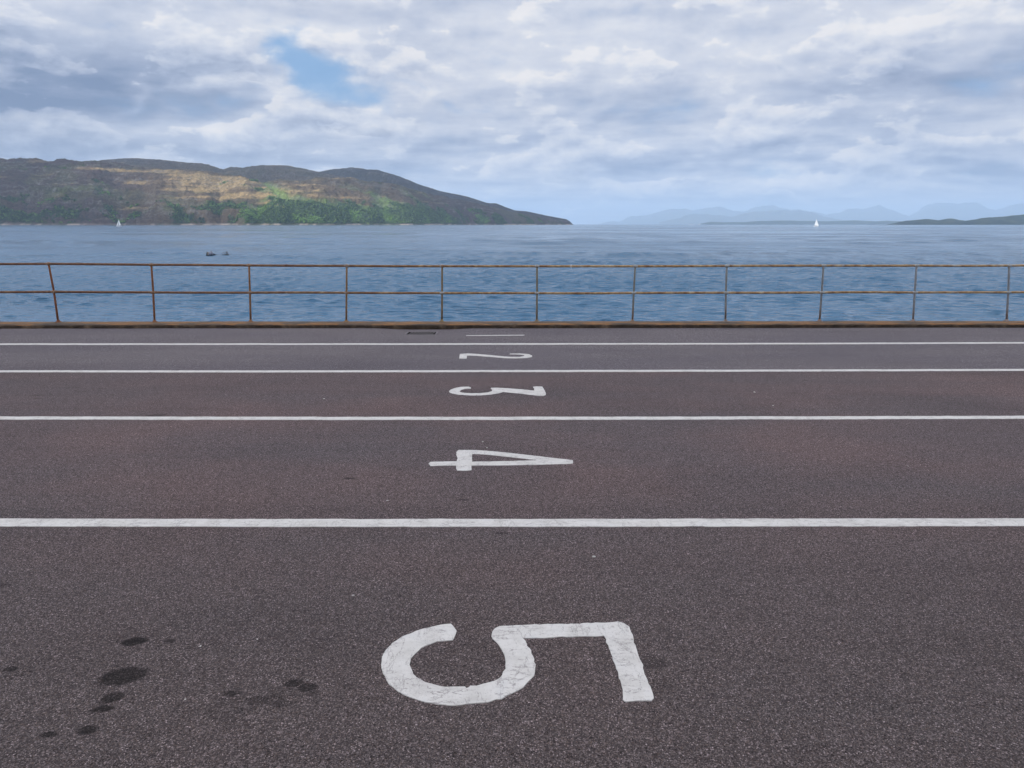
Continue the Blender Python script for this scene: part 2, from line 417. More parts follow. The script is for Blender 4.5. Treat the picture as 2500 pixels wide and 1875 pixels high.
def marking(name, outer, label, cat, group, holes=(), step=.02, amp=.0012, seed=1, lift=.0035):
    loops = [rag(outer, step, amp, seed)] + [rag(h, step, amp, seed + 5) for h in holes]
    flat = [p for l in loops for p in l]
    tris = tessellate_polygon([[Vector((p.x, p.y, 0)) for p in l] for l in loops])
    c = sum(outer, Vector()) / len(outer)
    o3 = Vector((c.x, c.y, -SLOPE * c.y))
    bm = bmesh.new()
    top = [bm.verts.new(Vector((p.x, p.y, -SLOPE * p.y + lift)) - o3) for p in flat]
    for t in tris:
        try: bm.faces.new([top[i] for i in t])
        except ValueError: pass
    bmesh.ops.recalc_face_normals(bm, faces=bm.faces[:])
    for f in bm.faces:
        if f.normal.z < 0: f.normal_flip()
    ex = bmesh.ops.extrude_edge_only(bm, edges=[e for e in bm.edges if len(e.link_faces) == 1])
    for v in ex['geom']:
        if isinstance(v, bmesh.types.BMVert): v.co.z -= lift + .004
    o = obj(name, bm, m_paint); o.location = o3
    return tag(o, label, cat, group)
def z3(pts): return [on_road(880 + .3436 * x, 1480 + .3436 * y) for x, y in pts]
def z8(pts): return [on_road(980 + .2411 * x, 780 + .2411 * y) for x, y in pts]
five = [(600,133),(640,130),(665,150),(677,180),(672,212),(655,240),(610,250),(545,255),(500,270),(430,300),(385,345),(356,372),(350,420),(365,460),(400,510),(460,545),(560,572),(650,577),(745,575),(752,583),(773,580),(780,571),(870,560),(950,535),(1010,495),(1030,450),(1033,400),(1022,350),(1000,305),(965,262),(940,235),(932,215),(935,185),(955,160),(990,147),(1060,142),(1300,132),(1500,128),(1700,122),(1830,115),(1880,125),(1912,150),(1925,190),(1945,260),(1985,380),(2030,510),(2065,600),(2085,655),(2083,670),(2068,678),(1960,676),(1885,682),(1872,670),(1868,620),(1830,490),(1790,360),(1760,280),(1730,215),(1600,218),(1400,222),(1250,230),(1155,232),(1180,270),(1210,320),(1235,380),(1243,440),(1230,495),(1195,540),(1150,580),(1080,625),(1000,662),(900,685),(780,700),(670,708),(550,700),(430,675),(320,635),(240,590),(190,540),(160,480),(147,420),(152,370),(175,320),(230,265),(300,220),(390,180),(480,155),(540,140)]
four = [(275,1465),(290,1447),(330,1443),(560,1440),(568,1400),(556,1370),(560,1340),(580,1325),(730,1325),(860,1332),(1100,1355),(1450,1395),(1735,1428),(1742,1445),(1735,1462),(1560,1468),(1300,1475),(1000,1480),(712,1482),(708,1530),(640,1535),(565,1533),(550,1500),(555,1482),(400,1483),(295,1486)]
four_h = [(718,1364),(714,1443),(900,1442),(1130,1436),(1380,1428),(1100,1395),(850,1370)]
three = [(480,730),(500,712),(545,695),(610,684),(680,683),(705,693),(700,702),(650,704),(610,712),(588,725),(595,738),(640,746),(720,750),(800,748),(880,740),(918,727),(920,712),(905,702),(910,694),(960,693),(1060,698),(1200,708),(1345,722),(1345,700),(1330,684),(1365,680),(1425,681),(1445,710),(1462,745),(1460,765),(1440,775),(1390,775),(1250,757),(1130,745),(1030,735),(990,748),(900,763),(800,771),(700,771),(580,763),(520,752),(490,742)]
two = [(585,397),(590,370),(592,350),(665,346),(720,347),(900,362),(1020,374),(1100,380),(1200,380),(1245,372),(1245,362),(1200,356),(1095,354),(1100,347),(1200,345),(1290,352),(1325,368),(1320,382),(1270,391),(1150,395),(1050,392),(900,380),(760,368),(665,366),(660,397)]
one = [(655,165.5),(655,161.5),(800,160),(1245,156.5),(1245,161.5),(1000,164.5),(800,165.5)]
GN = 'white lane numerals painted sideways on the asphalt'
marking('painted_numeral', z3(five), 'large white painted numeral 5 lying sideways, nearest to the viewer, with cracked paint', 'road marking', GN, step=.018, amp=.0018, seed=5)
marking('painted_numeral', z8(four), 'white painted numeral 4 lying sideways, between the two widest lane lines', 'road marking', GN, holes=[z8(four_h)], amp=.0015, seed=4)
marking('painted_numeral', z8(three), 'white painted numeral 3 lying sideways on the reddish asphalt', 'road marking', GN, seed=3)
marking('painted_numeral', z8(two), 'white painted numeral 2 lying sideways on the greyer asphalt', 'road marking', GN, seed=2)
marking('painted_numeral', z8(one), 'white painted numeral 1, a short thin bar nearest to the kerb', 'road marking', GN, amp=.0006, seed=1)
# lane lines: display-pixel centre line and thickness
S = 1.1302
lines = [([743.6, 743.6, 743.3, 742.6, 740.8], 2.9, 'thinnest and farthest white lane line, between numerals 1 and 2', 'L1'),
         ([802.4, 802.7, 801.9, 800.9, 799.3], 4.0, 'white lane line between numerals 2 and 3 where grey asphalt meets reddish', 'L2'),
         ([903.2, 904.0, 904.0, 903.2, 902.0], 6.4, 'white lane line between numerals 3 and 4', 'L3'),
         ([1129.4, 1130.3, 1130.3, 1129.6, 1129.0], 16.6, 'widest and nearest white lane line, between numerals 4 and 5', 'L4')]
for li, (ys, th, lab, _) in enumerate(lines):
    pxs = [-600, 0, 560, 1106, 1650, 2212, 2812]
    ys = [2 * ys[0] - ys[1] - .3] + ys + [2 * ys[4] - ys[3] + .2]
    a = [on_road(x * S, (y - th / 2) * S) for x, y in zip(pxs, ys)]; b_ = [on_road(x * S, (y + th / 2) * S) for x, y in zip(pxs, ys)]
    # smooth by subdividing
    def sub(pts):
        o_ = []
        for i in range(len(pts) - 1):
            p0, p1, p2, p3 = pts[max(i - 1, 0)], pts[i], pts[i + 1], pts[min(i + 2, len(pts) - 1)]
            for k in range(14):
                t = k / 14; o_.append(.5 * ((2 * p1) + (p2 - p0) * t + (2 * p0 - 5 * p1 + 4 * p2 - p3) * t * t + (3 * p1 - p0 - 3 * p2 + p3) * t ** 3))
        o_.append(pts[-1]); return o_
    A_, B_ = sub(a), sub(b_)
    rnd = random.Random(li)
    for k in range(len(A_)):
        j = rnd.gauss(0, (.004, .004, .003, .0008)[li]); A_[k].y += j; B_[k].y += j
    marking('lane_line', A_ + B_[::-1], lab, 'road marking', 'white lines between the marshalling lanes', step=.05, amp=.0016, seed=20 + li)

m_peb, _, _ = mat('pale_stone', .8, (.45, .43, .40))
for k, (sx_, sy_, rr) in enumerate([(1283, 1204, .010), (433, 1397, .005), (1043, 955, .009), (1670, 877, .010), (1630, 848, .012), (556, 1382, .0035), (400, 1512, .004), (1052, 968, .007), (700, 862, .011)]):
    bm = bmesh.new(); bmesh.ops.create_icosphere(bm, subdivisions=2, radius=1, matrix=Matrix.Diagonal((rr, rr * .75, rr * .45, 1)))
    rnd = random.Random(k)
    for v in bm.verts: v.co *= rnd.uniform(.8, 1.15)
    o = obj('pebble', bm, m_peb, None, True); o.location = on_road(sx_ * 1.13, sy_ * 1.13) + Vector((0, 0, rr * .3 + .001)); o.rotation_euler = (0, 0, k * 1.3)
    tag(o, 'tiny pale stone lying loose on the asphalt', 'pebble', 'tiny pale stones scattered on the asphalt')

# ------------------------------------------------------------------ kerb (edge beam of the quay)
m_kerb, nt, b = mat('stained_concrete', .92, spec=.25)
P = worldpos(nt); kx, ky, kz = sep(nt, P)
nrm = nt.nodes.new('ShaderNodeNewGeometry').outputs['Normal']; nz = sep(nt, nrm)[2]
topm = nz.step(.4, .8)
n1 = noise(nt, mapv(nt, P, (.7, 1.5, 1)), 2.2, 5, .6); n2 = noise(nt, P, 22, 5, .65); n3 = noise(nt, P, 5, 5, .65)
top = ramp(nt, n1, [(.32, (.060, .050, .044)), (.46, (.105, .072, .050)), (.56, (.235, .118, .050)), (.64, (.13, .085, .055)), (.75, (.085, .070, .060))])
top = mixc(nt, n2.step(.45, .75) * .40, top, (.18, .135, .10))
edge_rear = (ky - (kx * KM + K0)).step(.34, .46)
top = mixc(nt, edge_rear * .7, top, (.13, .125, .135))
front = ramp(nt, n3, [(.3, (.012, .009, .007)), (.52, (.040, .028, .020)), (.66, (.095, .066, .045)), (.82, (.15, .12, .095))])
sp = voro(nt, P, 38); spc = sep(nt, voro(nt, P, 38, 'F1', 'Color'))[0]
front = mixc(nt, (1.0 - sp.step(.1, .45)) * spc.step(.86, .97) * .45, front, (.22, .20, .17))
moss = n3.step(.5, .7) * n2.step(.5, .7)
top = mixc(nt, moss * .5, top, (.08, .075, .03))
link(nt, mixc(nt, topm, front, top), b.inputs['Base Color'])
link(nt, bump(nt, n2 + n3, .9, .03), b.inputs['Normal'])
ZK = -SLOPE * K0 + .082
xs = np.concatenate([np.linspace(-70, -14, 60, endpoint=False), np.linspace(-14, 14, 700, endpoint=False), np.linspace(14, 70, 60)])
prof = [(0.0, -.30), (0.0, -.02), (.006, .045), (.014, .068), (.034, .080), (.12, .083), (.25, .084), (.40, .082), (.475, .080), (.495, .066), (.50, .03), (.50, -4.5)]
rows = []
for i, (oy, oz) in enumerate(prof):
    nn = fbm(xs * 6, xs * 0 + i * .7, 4, 31) - .5; nl = fbm(xs * .5, xs * 0 + 2, 3, 33) - .5
    k = 1.0 if oz < .06 else .45
    yy = K0 + KM * xs + oy + nn * .022 * k * (1 if oy < .1 else .25)
    zz = -SLOPE * K0 + oz + (nn * .010 + nl * .012) * (1 if oz > .05 else 0)
    rows.append(np.stack([xs, yy, zz], -1))
kerb = tag(obj('kerb', grid_mesh(np.array(rows)), m_kerb), kind='structure')

# ------------------------------------------------------------------ railing
m_rail, nt, b = mat('rusty_painted_pipe', .78, spec=.35)
P = worldpos(nt); rx, ry, rz_ = sep(nt, P)
r1 = noise(nt, P, 3.2, 5, .65); r2 = noise(nt, P, 34, 5, .6); r3 = noise(nt, mapv(nt, P, loc=(5, 2, 8)), 9, 5, .6)
xr = rx.step(-9, 10)
rust = ramp(nt, r2, [(.3, (.055, .024, .015)), (.55, (.135, .06, .03)), (.75, (.27, .15, .08))])
ochre = ramp(nt, r3, [(.35, (.16, .080, .032)), (.55, (.30, .19, .09)), (.72, (.42, .33, .21))])
rust = mixc(nt, (r1 * .6 + xr * .5).step(.28, .62), rust, ochre)
paint = ramp(nt, r3, [(.3, (.20, .20, .19)), (.7, (.40, .41, .40))])
pm = (r1 * 1.0 + xr * .20 + (r2 - .5) * .9).step(.72, .92) * .8
link(nt, mixc(nt, pm, rust, paint), b.inputs['Base Color'])
link(nt, bump(nt, r2, .8, .006), b.inputs['Normal'])
m_post, nt, b = mat('weathered_post_paint', .75, spec=.35)
P = worldpos(nt); rx, ry, rz_ = sep(nt, P)
r1 = noise(nt, P, 3.0, 5, .65); r2 = noise(nt, P, 30, 5, .6)
xr = rx.step(-9.5, 9.5)
c0 = ramp(nt, xr, [(0, (.13, .045, .018)), (.18, (.18, .10, .045)), (.45, (.13, .105, .06)), (.62, (.13, .13, .115)), (1, (.15, .165, .185))])
c0 = mixc(nt, r2.step(.45, .7) * .7, c0, ramp(nt, xr, [(0, (.28, .12, .05)), (.5, (.24, .19, .10)), (1, (.30, .27, .26))]))
low = (1.0 - (rz_).step(-.30, .10)) * r1.step(.35, .6)
c0 = mixc(nt, low * .6, c0, (.17, .08, .04))
link(nt, c0, b.inputs['Base Color']); link(nt, bump(nt, r2, .7, .005), b.inputs['Normal'])
m_joint, nt, b = mat('paint_flaked_joint', .7, spec=.4)
P = worldpos(nt); jx = sep(nt, P)[0]; j1 = noise(nt, P, 22, 4, .6)
jf = (j1 + jx.step(-9, 8) * .45).step(.55, .80)
link(nt, mixc(nt, jf, (.18, .10, .055), (.27, .27, .26)), b.inputs['Base Color'])

tops = [105, 327, 538, 749, 955, 1160, 1372, 1570, 1779, 1980, 2180]
mids = [116.5, 331, 540, 748.5, 955, 1160, 1369, 1568, 1775, 1976, 2178]
base = [126, 334, 541.5, 748, 954.5, 1159.5, 1366, 1567, 1770, 1972, 2174]
ty_ = [570, 572, 573.4, 574.3, 575, 575.2, 575.2, 574.4, 573.8, 573.8, 573.8]
my_ = [630.4, 631.6, 632.2, 632.5, 633, 633.2, 632.8, 632.3, 631.8, 631.8, 631.4]
POFF = .40
def at_rail(pxd, pyd):
    d = ray(pxd * S, pyd * S); # meet the vertical plane of the railing
    t = (K0 + POFF) / (d.y - KM * d.x)
    return Vector((0, 0, EYE)) + d * t
T3 = [at_rail(x, y) for x, y in zip(tops, ty_)]; M3 = [at_rail(x, y) for x, y in zip(mids, my_)]
B3 = []
for p, x in zip(T3, base):
    q_ = at_rail(x, 697); B3.append(Vector((q_.x, kerb_y(q_.x) + POFF, ZK - .005)))
rail_root = empty('railing', (0, K0 + POFF, ZK)); rail_root.rotation_euler = (0, 0, 0)
tag(rail_root, 'rusty two-rail pipe railing along the concrete kerb at the water', 'railing')
RO = Vector((0, K0 + POFF, ZK))
sp_ = (T3[-1].x - T3[0].x) / 10
for side in (-1, 1):
    for k in (1, 2, 3, 4):
        i = 0 if side < 0 else -1
        t0 = T3[i].copy(); 
        x = t0.x + side * sp_
        new = [Vector((x, kerb_y(x) + POFF, s[i].z)) for s in (T3, M3)] + [Vector((x - .01, kerb_y(x) + POFF, ZK - .005))]
        if side < 0: T3.insert(0, new[0]); M3.insert(0, new[1]); B3.insert(0, new[2])
        else: T3.append(new[0]); M3.append(new[1]); B3.append(new[2])
def wob(a, b_, k, seed):
    rnd = random.Random(seed); s = rnd.uniform(-.006, .006)
    return [a.lerp(b_, t / k) + Vector((0, 0, s * math.sin(math.pi * t / k))) for t in range(k)]
def railing_pipe(name, pts, seed):
    full = []
    for i in range(len(pts) - 1): full += wob(pts[i], pts[i + 1], 6, seed + i)
    full.append(pts[-1])
    bm = bmesh.new(); tube_bm(bm, [p - RO for p in full], .0240, 14)
    return obj(name, bm, m_rail, rail_root, True)
top_rail = railing_pipe('top_rail', T3, 1); mid_rail = railing_pipe('mid_rail', M3, 40)
def collar(parent, c, r, L, axis, m, name='coupling'):
    bm = bmesh.new(); ax = Vector(axis).normalized()
    tube_bm(bm, [c - RO - ax * L / 2, c - RO - ax * L * .35, c - RO + ax * L * .35, c - RO + ax * L / 2], [r * .92, r, r, r * .92], 14)
    return obj(name, bm, m, parent, True)
def on_line(pts, pxd):
    x = at_rail(pxd, 600).x
    for a, b_ in zip(pts, pts[1:]):
        if a.x <= x <= b_.x: return a.lerp(b_, (x - a.x) / (b_.x - a.x))
for xd in (1956, 620): collar(top_rail, on_line(T3, xd), .0275, .05, (1, 0, 0), m_rail)
for xd in (1942, 575): collar(mid_rail, on_line(M3, xd), .0275, .05, (1, 0, 0), m_rail)
m_tie, _, _ = mat('white_plastic_tie', .5, (.75, .77, .8))
ct = on_line(T3, 1233); bm = bmesh.new()
tube_bm(bm, [ct - RO + Vector((-.004, 0, 0)), ct - RO + Vector((.004, 0, 0))], .0255, 14)
tube_bm(bm, [ct - RO + Vector((0, -.026, -.02)), ct - RO + Vector((.003, -.03, .035))], .003, 6); tube_bm(bm, [ct - RO + Vector((0, -.026, -.0)), ct - RO + Vector((.003, -.03, -.05))], .003, 6)
obj('cable_tie', bm, m_tie, rail_root, True)
for i, (t, m_, b_) in enumerate(zip(T3, M3, B3)):
    bm = bmesh.new()
    path = [b_ + Vector((0, 0, -.02)), b_.lerp(m_, .5), m_, m_.lerp(t, .5), t - Vector((0, 0, .0))]
    tube_bm(bm, [p - RO for p in path], [.0205, .0205, .0205, .0195, .0195], 12)
    po = obj('post', bm, m_post, rail_root, True)
    for c, rr in ((t, .037), (m_, .037)):
        bm = bmesh.new(); bmesh.ops.create_uvsphere(bm, u_segments=14, v_segments=10, radius=rr, matrix=Matrix.Translation(c - RO))
        for e in (-1, 1): tube_bm(bm, [c - RO + Vector((e * .02, 0, 0)), c - RO + Vector((e * .05, 0, 0))], .0275, 12)
        obj('ball_joint', bm, m_joint, po, True)
    bm = bmesh.new()
    tube_bm(bm, [b_ - RO + Vector((0, 0, -.03)), b_ - RO + Vector((0, 0, .012)), b_ - RO + Vector((0, 0, .02)), b_ - RO + Vector((0, 0, .05))], [.065, .062, .034, .028], 14)
    obj('foot_flange', bm, m_post, po, True)

# ------------------------------------------------------------------ water
m_sea, nt, b = mat('sea_water', .05, (.038, .118, .215), spec=.5)
b.inputs['IOR'].default_value = 1.33
P = worldpos(nt); wx_, wy_, wz_ = sep(nt, P)
patch = noise(nt, mapv(nt, P, (.0035, .012, 1)), 1.0, 5, .6); patch2 = noise(nt, mapv(nt, P, (.02, .07, 1), (0, 0, .15)), 1.0, 4, .55)
h1 = noise(nt, mapv(nt, P, (.85, 1.9, 1), (0, 0, R(-12))), 1.4, 3, .55, .4)
h2 = noise(nt, mapv(nt, P, (1.6, 3.6, 1), (0, 0, R(14))), 2.6, 3, .6, .3)
h3 = noise(nt, mapv(nt, P, (.22, .5, 1), (0, 0, R(-8))), 1.0, 2, .5)
amp = patch.step(.32, .68) * .55 + patch2.step(.3, .7) * .35 + .55
h4 = noise(nt, mapv(nt, P, (.55, 1, 1), (0, 0, R(-9))), .07, 9, .52)
hh = (h1 * .15 + h2 * .06 + h4 * 1.3) * amp
link(nt, bump(nt, hh, .85, 1.0), b.inputs['Normal'])
lane = noise(nt, mapv(nt, P, (.30, 1, 1), (0, 0, R(-5))), .018, 10, .62)
link(nt, (lane.step(.36, .62) * .20 + patch.step(.3, .7) * .05 + .04), b.inputs['Roughness'])
inv = np.concatenate([np.linspace(1 / 15.5, 1 / 24, 50, endpoint=False), np.linspace(1 / 24, 1 / 1400, 1040)])
ys = np.concatenate([1 / inv, np.geomspace(1450, 57000, 60)])
uu = np.linspace(-1, 1, 1500)
U, Y = np.meshgrid(uu, ys)
HW = 42 + .90 * Y
Xs = U * HW
# locally regular wind waves: a sum of long-crested trains with sharpened crests
rs = np.random.RandomState(3)
cell = np.maximum(np.abs(np.gradient(ys))[:, None] * 1.0, HW * 2 / 1500)
Zs = np.zeros_like(Xs)
for k in range(64):
    lam = .30 * (1.6 / .30) ** rs.rand() ; th = R(rs.normal(-99, 20))      # travelling roughly towards the quay
    kx_, ky_ = math.cos(th) * 2 * math.pi / lam, math.sin(th) * 2 * math.pi / lam
    amp_ = .0066 * lam ** .9 * (1 + .3 * rs.randn())
    fade = np.clip((lam / cell - 2.2) / 2.0, 0, 1)
    if not fade.any(): continue
    Zs += amp_ * fade * np.sin(kx_ * Xs + ky_ * Y + rs.rand() * 6.28)
for k in range(22):          # a low crossing swell that still shows far out
    lam = 3.5 * (26 / 3.5) ** rs.rand(); th = R(rs.normal(-96, 26))
    fade = np.clip((lam / cell - 2.2) / 2.0, 0, 1)
    if fade.any(): Zs += .0019 * lam * fade * np.sin(math.cos(th) * 6.283 / lam * Xs + math.sin(th) * 6.283 / lam * Y + rs.rand() * 6.28) * np.clip((Y - 30) / 90, .15, 1)
gust = .65 + .6 * fbm(Xs / 16, Y / 30, 4, 71)
Zs *= gust
Zs = Zs + 4.0 * np.maximum(Zs, 0) ** 2
sea = tag(obj('sea', grid_mesh(np.stack([Xs, Y, SEA_Z + Zs], -1)), m_sea), kind='structure')

# ------------------------------------------------------------------ hills across the sound
F_ = [(-500, 415), (-200, 404), (0, 403.4), (123, 403.4), (170, 402.7), (224, 398), (325, 413.5), (398, 418), (481, 419.7), (524, 428), (579, 434), (633, 447), (651, 446), (687, 443.5), (741, 443), (796, 436), (863, 441), (917, 448.6), (960, 457.7), (1007, 468.5), (1062, 479), (1145, 492), (1200, 505), (1257, 519), (1320, 530), (1384, 540), (1392, 544), (1400, 549)]
Mm = [(-500, 420), (-200, 412), (0, 412), (170, 406), (224, 399), (253, 391), (300, 388.5), (336, 387), (394, 391), (450, 397), (506, 403), (546, 414), (564, 408), (597, 410), (644, 404), (698, 404), (740, 411), (778, 420), (850, 434), (900, 445), (1000, 472), (1145, 492), (1257, 520), (1384, 542), (1400, 549)]
Bb = [(-500, 430), (0, 425), (600, 428), (700, 425), (783, 420), (812, 414), (859, 410.6), (888, 415), (920, 415), (953, 425), (975, 432), (1007, 445), (1040, 457), (1076, 467), (1145, 481), (1188, 495.6), (1210, 496.7), (1257, 513.7), (1286, 516), (1333, 526), (1383, 535.5), (1392, 541), (1400, 549)]
def prof_at(prof, u):
    us, ss = pw(prof); return np.interp(u, us, ss)
u_tip = ray(1400, 549).x / ray(1400, 549).y
u0 = ray(-450, 545).x / ray(-450, 545).y
nu, nv = 1250, 430
uu = np.linspace(u0, u_tip, nu)
pxu = 1250 + uu * 1690
Ysh = np.interp(pxu, [-450, 0, 700, 1000, 1400], [3900, 3950, 4250, 5200, 7400]) + (fbm(pxu / 60, pxu * 0, 4, 3) - .5) * 260
Lf = np.interp(pxu, [0, 700, 1000, 1400], [1500, 1400, 900, 120]); Lm = np.interp(pxu, [0, 700, 1000, 1400], [1500, 1300, 700, 80]); Lb = np.interp(pxu, [0, 700, 1000, 1400], [1500, 1500, 900, 80])
Yf, Ym, Yb = Ysh + Lf, Ysh + Lf + Lm, Ysh + Lf + Lm + Lb
Yend = Yb + Lb * .8
zf = np.maximum(EYE + prof_at(F_, uu) * Yf, -6); zm = np.maximum(EYE + prof_at(Mm, uu) * Ym, -6); zb = np.maximum(EYE + prof_at(Bb, uu) * Yb, -6)
tt = np.concatenate([np.linspace(0, 1, 200, endpoint=False), 1 + np.linspace(0, 1, 90, endpoint=False), 2 + np.linspace(0, 1, 90, endpoint=False), 3 + np.linspace(0, 1, 50)])
TT, UU = np.meshgrid(tt, uu, indexing='ij')
seg = np.clip(np.floor(TT).astype(int), 0, 3); fr_ = TT - seg
def pick(*a): return np.choose(seg, [np.broadcast_to(x, TT.shape) for x in a])
Y0 = pick(Ysh, Yf, Ym, Yb); Y1 = pick(Yf, Ym, Yb, Yend)
z0 = pick(zf * 0 + SEA_Z - 2.5, zf, zm, zb); z1 = pick(zf, zm, zb, zb * .4)
YY = Y0 + (Y1 - Y0) * fr_; XX = UU * YY
dip_ = np.sin(np.pi * fr_) ** 1.2 * pick(0 * zf, .28 * zf, .30 * zm, 0 * zb)
ease = np.where(seg == 0, 1 - (1 - fr_) ** 1.75, fr_ * fr_ * (3 - 2 * fr_))
ZZ = z0 + (z1 - z0) * ease - dip_
big = fbm(XX / 620, YY / 520, 4, 11) - .5; rid = fbm(XX / 240 + .4 * big, YY / 190, 5, 17, .55, True) - .5; fin = fbm(XX / 46, YY / 40, 4, 23, .6, True) - .5
crest = np.minimum(1, np.minimum(np.abs(TT - 1), np.minimum(np.abs(TT - 2), np.abs(TT - 3))) * 5)
lowf = np.clip((ZZ - SEA_Z) / 60, 0, 1)
tipf = np.interp(pxu, [1000, 1396], [1, .12])[None, :]
ZZ = ZZ + lowf * tipf * (big * 95 * (.03 + .97 * crest) + rid * 80 * (.06 + .94 * crest) + fin * 24 * (.35 + .65 * crest))
# gully that runs down the slope in the middle of the hill
PXp = 1250 + UU * 1690
gl = np.exp(-((PXp - (640 + 110 * (1 - fr_) ** 1.2)) / 14) ** 2) * (seg == 0) * np.sin(np.pi * np.clip(fr_, 0, 1)) * 34
ZZ = ZZ - gl
ZZ = np.where((seg == 0) & (fr_ < .012), np.minimum(ZZ, SEA_Z + 5), ZZ)
zl = ZZ - SEA_Z
# ground cover, with some sunlight and shade put into the colours: heather, bracken and tan moor grass, green pasture, bare rock, foreshore
n_a = fbm(XX / 300, YY / 120, 5, 41); n_b = fbm(XX / 90, YY / 70, 4, 47); n_c = fbm(XX / 25, YY / 22, 3, 53); n_d = fbm(XX / 520, YY / 400, 3, 59); streak = fbm(XX / 260, zl / 26, 4, 61)
def ss(x, a, b_): t = np.clip((x - a) / (b_ - a), 0, 1); return t * t * (3 - 2 * t)
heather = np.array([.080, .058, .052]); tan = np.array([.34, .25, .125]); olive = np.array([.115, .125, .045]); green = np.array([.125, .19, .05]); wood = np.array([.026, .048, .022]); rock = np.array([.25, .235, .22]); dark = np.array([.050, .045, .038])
def lay(c, col, m): return c * (1 - m[..., None]) + col * m[..., None]
cov = np.ones(TT.shape + (3,)) * heather
cov = lay(cov, np.array([.135, .098, .055]), ss(PXp, 260, 480) * (1 - ss(PXp, 900, 1150)) * (seg < 2) * .75)  # warmer, brighter middle slope: sunlight put into the cover colour
cov = lay(cov, dark, ss(n_b, .5, .75) * .6)
cov = lay(cov, olive, ss(n_d + .5 * (n_b - .5), .45, .62) * .32)
sunlit_band = np.exp(-((PXp - 530) / 250) ** 2) * (seg == 0) * np.exp(-((fr_ - .62) / .33) ** 2)
cov = lay(cov, tan, np.clip(ss(streak + .62 * sunlit_band + .5 * (n_b - .5), .72, 1.05) * .95 + ss(streak, .62, .78) * .40, 0, 1) * ss(zl, 25, 60) * (1 - ss(PXp, 1050, 1200)))  # tan grass, its colour brightened to strengthen the sunlit patch
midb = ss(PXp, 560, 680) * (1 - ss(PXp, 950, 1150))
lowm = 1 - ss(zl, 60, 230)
woodm = ss(lowm * 1.0 * (ss(PXp, 560, 680) * .52 + .32 + .12 * (1 - ss(PXp, 60, 300)) - .55 * ss(PXp, 960, 1250)) + (n_b - .5) * 1.2 + (n_a - .5) * .8, .35, .55) * (seg == 0)  # extra wood on the far left deepens the shaded end by colour
cov = lay(cov, green, ss(n_a + .30 * lowm * midb + .15 * midb, .62, .82) * (1 - ss(zl, 200, 330)) * (.35 + .65 * midb))  # pasture, widened at mid hill so its brighter colour adds to the sunlight
cov = lay(cov, green * 1.15, np.clip(gl / 20, 0, 1) * .9)
cov = lay(cov, wood, woodm * .85)
shoreland = 0
terr = fbm(XX / 120, zl / 11 + n_b * 3, 4, 83, .6, True)
cov = lay(cov, rock * .8, ss(terr, .66, .80) * ss(n_a, .40, .6) * .50 * (1 - woodm) * ss(zl, 20, 50))
cov = lay(cov, dark * .7, ss(1 - terr, .45, .62) * .5 * (1 - woodm))
cov = lay(cov, np.array([.045, .042, .046]), (seg >= 2) * .75); cov = lay(cov, np.array([.060, .050, .047]), (seg == 1) * .45)  # farther ridges darkened: cloud shade and distance put into the colour
cov = lay(cov, rock, ss(n_c, .66, .8) * ss(n_a, .42, .62) * .6 * (1 - woodm))
shore = (1 - ss(zl, 6, 13)) * (seg == 0)
cov = lay(cov, np.array([.42, .35, .30]) , shore * np.clip(ss(fbm(XX / 45, YY / 400, 4, 67), .35, .6), .25, 1))
cov *= (.82 + .36 * fbm(XX / 14, YY / 14, 2, 77))[..., None]
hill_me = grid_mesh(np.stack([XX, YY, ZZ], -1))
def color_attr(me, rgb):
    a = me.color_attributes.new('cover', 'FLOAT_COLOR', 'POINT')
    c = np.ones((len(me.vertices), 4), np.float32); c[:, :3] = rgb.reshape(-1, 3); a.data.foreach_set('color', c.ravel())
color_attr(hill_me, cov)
m_hill, nt, b = mat('moorland', .95, spec=.1)
at_ = nt.nodes.new('ShaderNodeVertexColor'); at_.layer_name = 'cover'
P = worldpos(nt); hn = noise(nt, mapv(nt, P, (1, 1, 2.2)), .055, 6, .72)
hc = mixc(nt, 1.0, at_.outputs[0], ramp(nt, hn, [(.3, (.50, .50, .52)), (.5, (1, 1, 1)), (.70, (1.65, 1.58, 1.5))]), 'MULTIPLY')
link(nt, hc, b.inputs['Base Color']); link(nt, bump(nt, hn, .9, 22.0), b.inputs['Normal'])
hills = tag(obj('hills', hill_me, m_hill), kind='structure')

# woodland on the lower slopes
m_wood, nt, b = mat('woodland_foliage', .9, spec=.15)
at_ = nt.nodes.new('ShaderNodeVertexColor'); at_.layer_name = 'cover'
P = worldpos(nt); hn = noise(nt, P, .35, 4, .7)
link(nt, mixc(nt, 1.0, at_.outputs[0], ramp(nt, hn, [(.3, (.5, .5, .5)), (.7, (1.5, 1.5, 1.4))]), 'MULTIPLY'), b.inputs['Base Color'])
cand = np.argwhere((woodm > .25) & (zl > 13) & (PXp > -60) & (fr_ < .75) & (PXp < 1340))
wts = woodm[cand[:, 0], cand[:, 1]] * np.where(PXp[cand[:, 0], cand[:, 1]] > 560, 1.0, .45)
rs = np.random.RandomState(9)
sel = cand[rs.choice(len(cand), min(9000, len(cand)), replace=False, p=wts / wts.sum())]
bm = bmesh.new(); bmesh.ops.create_icosphere(bm, subdivisions=1, radius=1); bm.verts.ensure_lookup_table()
iv = np.array([v.co[:] for v in bm.verts]); if_ = np.array([[v.index for v in f.verts] for f in bm.faces]); bm.free()
N = len(sel); c = np.stack([XX[sel[:, 0], sel[:, 1]], YY[sel[:, 0], sel[:, 1]], ZZ[sel[:, 0], sel[:, 1]]], -1) + rs.uniform(-5, 5, (N, 3)) * [1, 1, 0]
r_ = rs.uniform(3.2, 7.5, N)
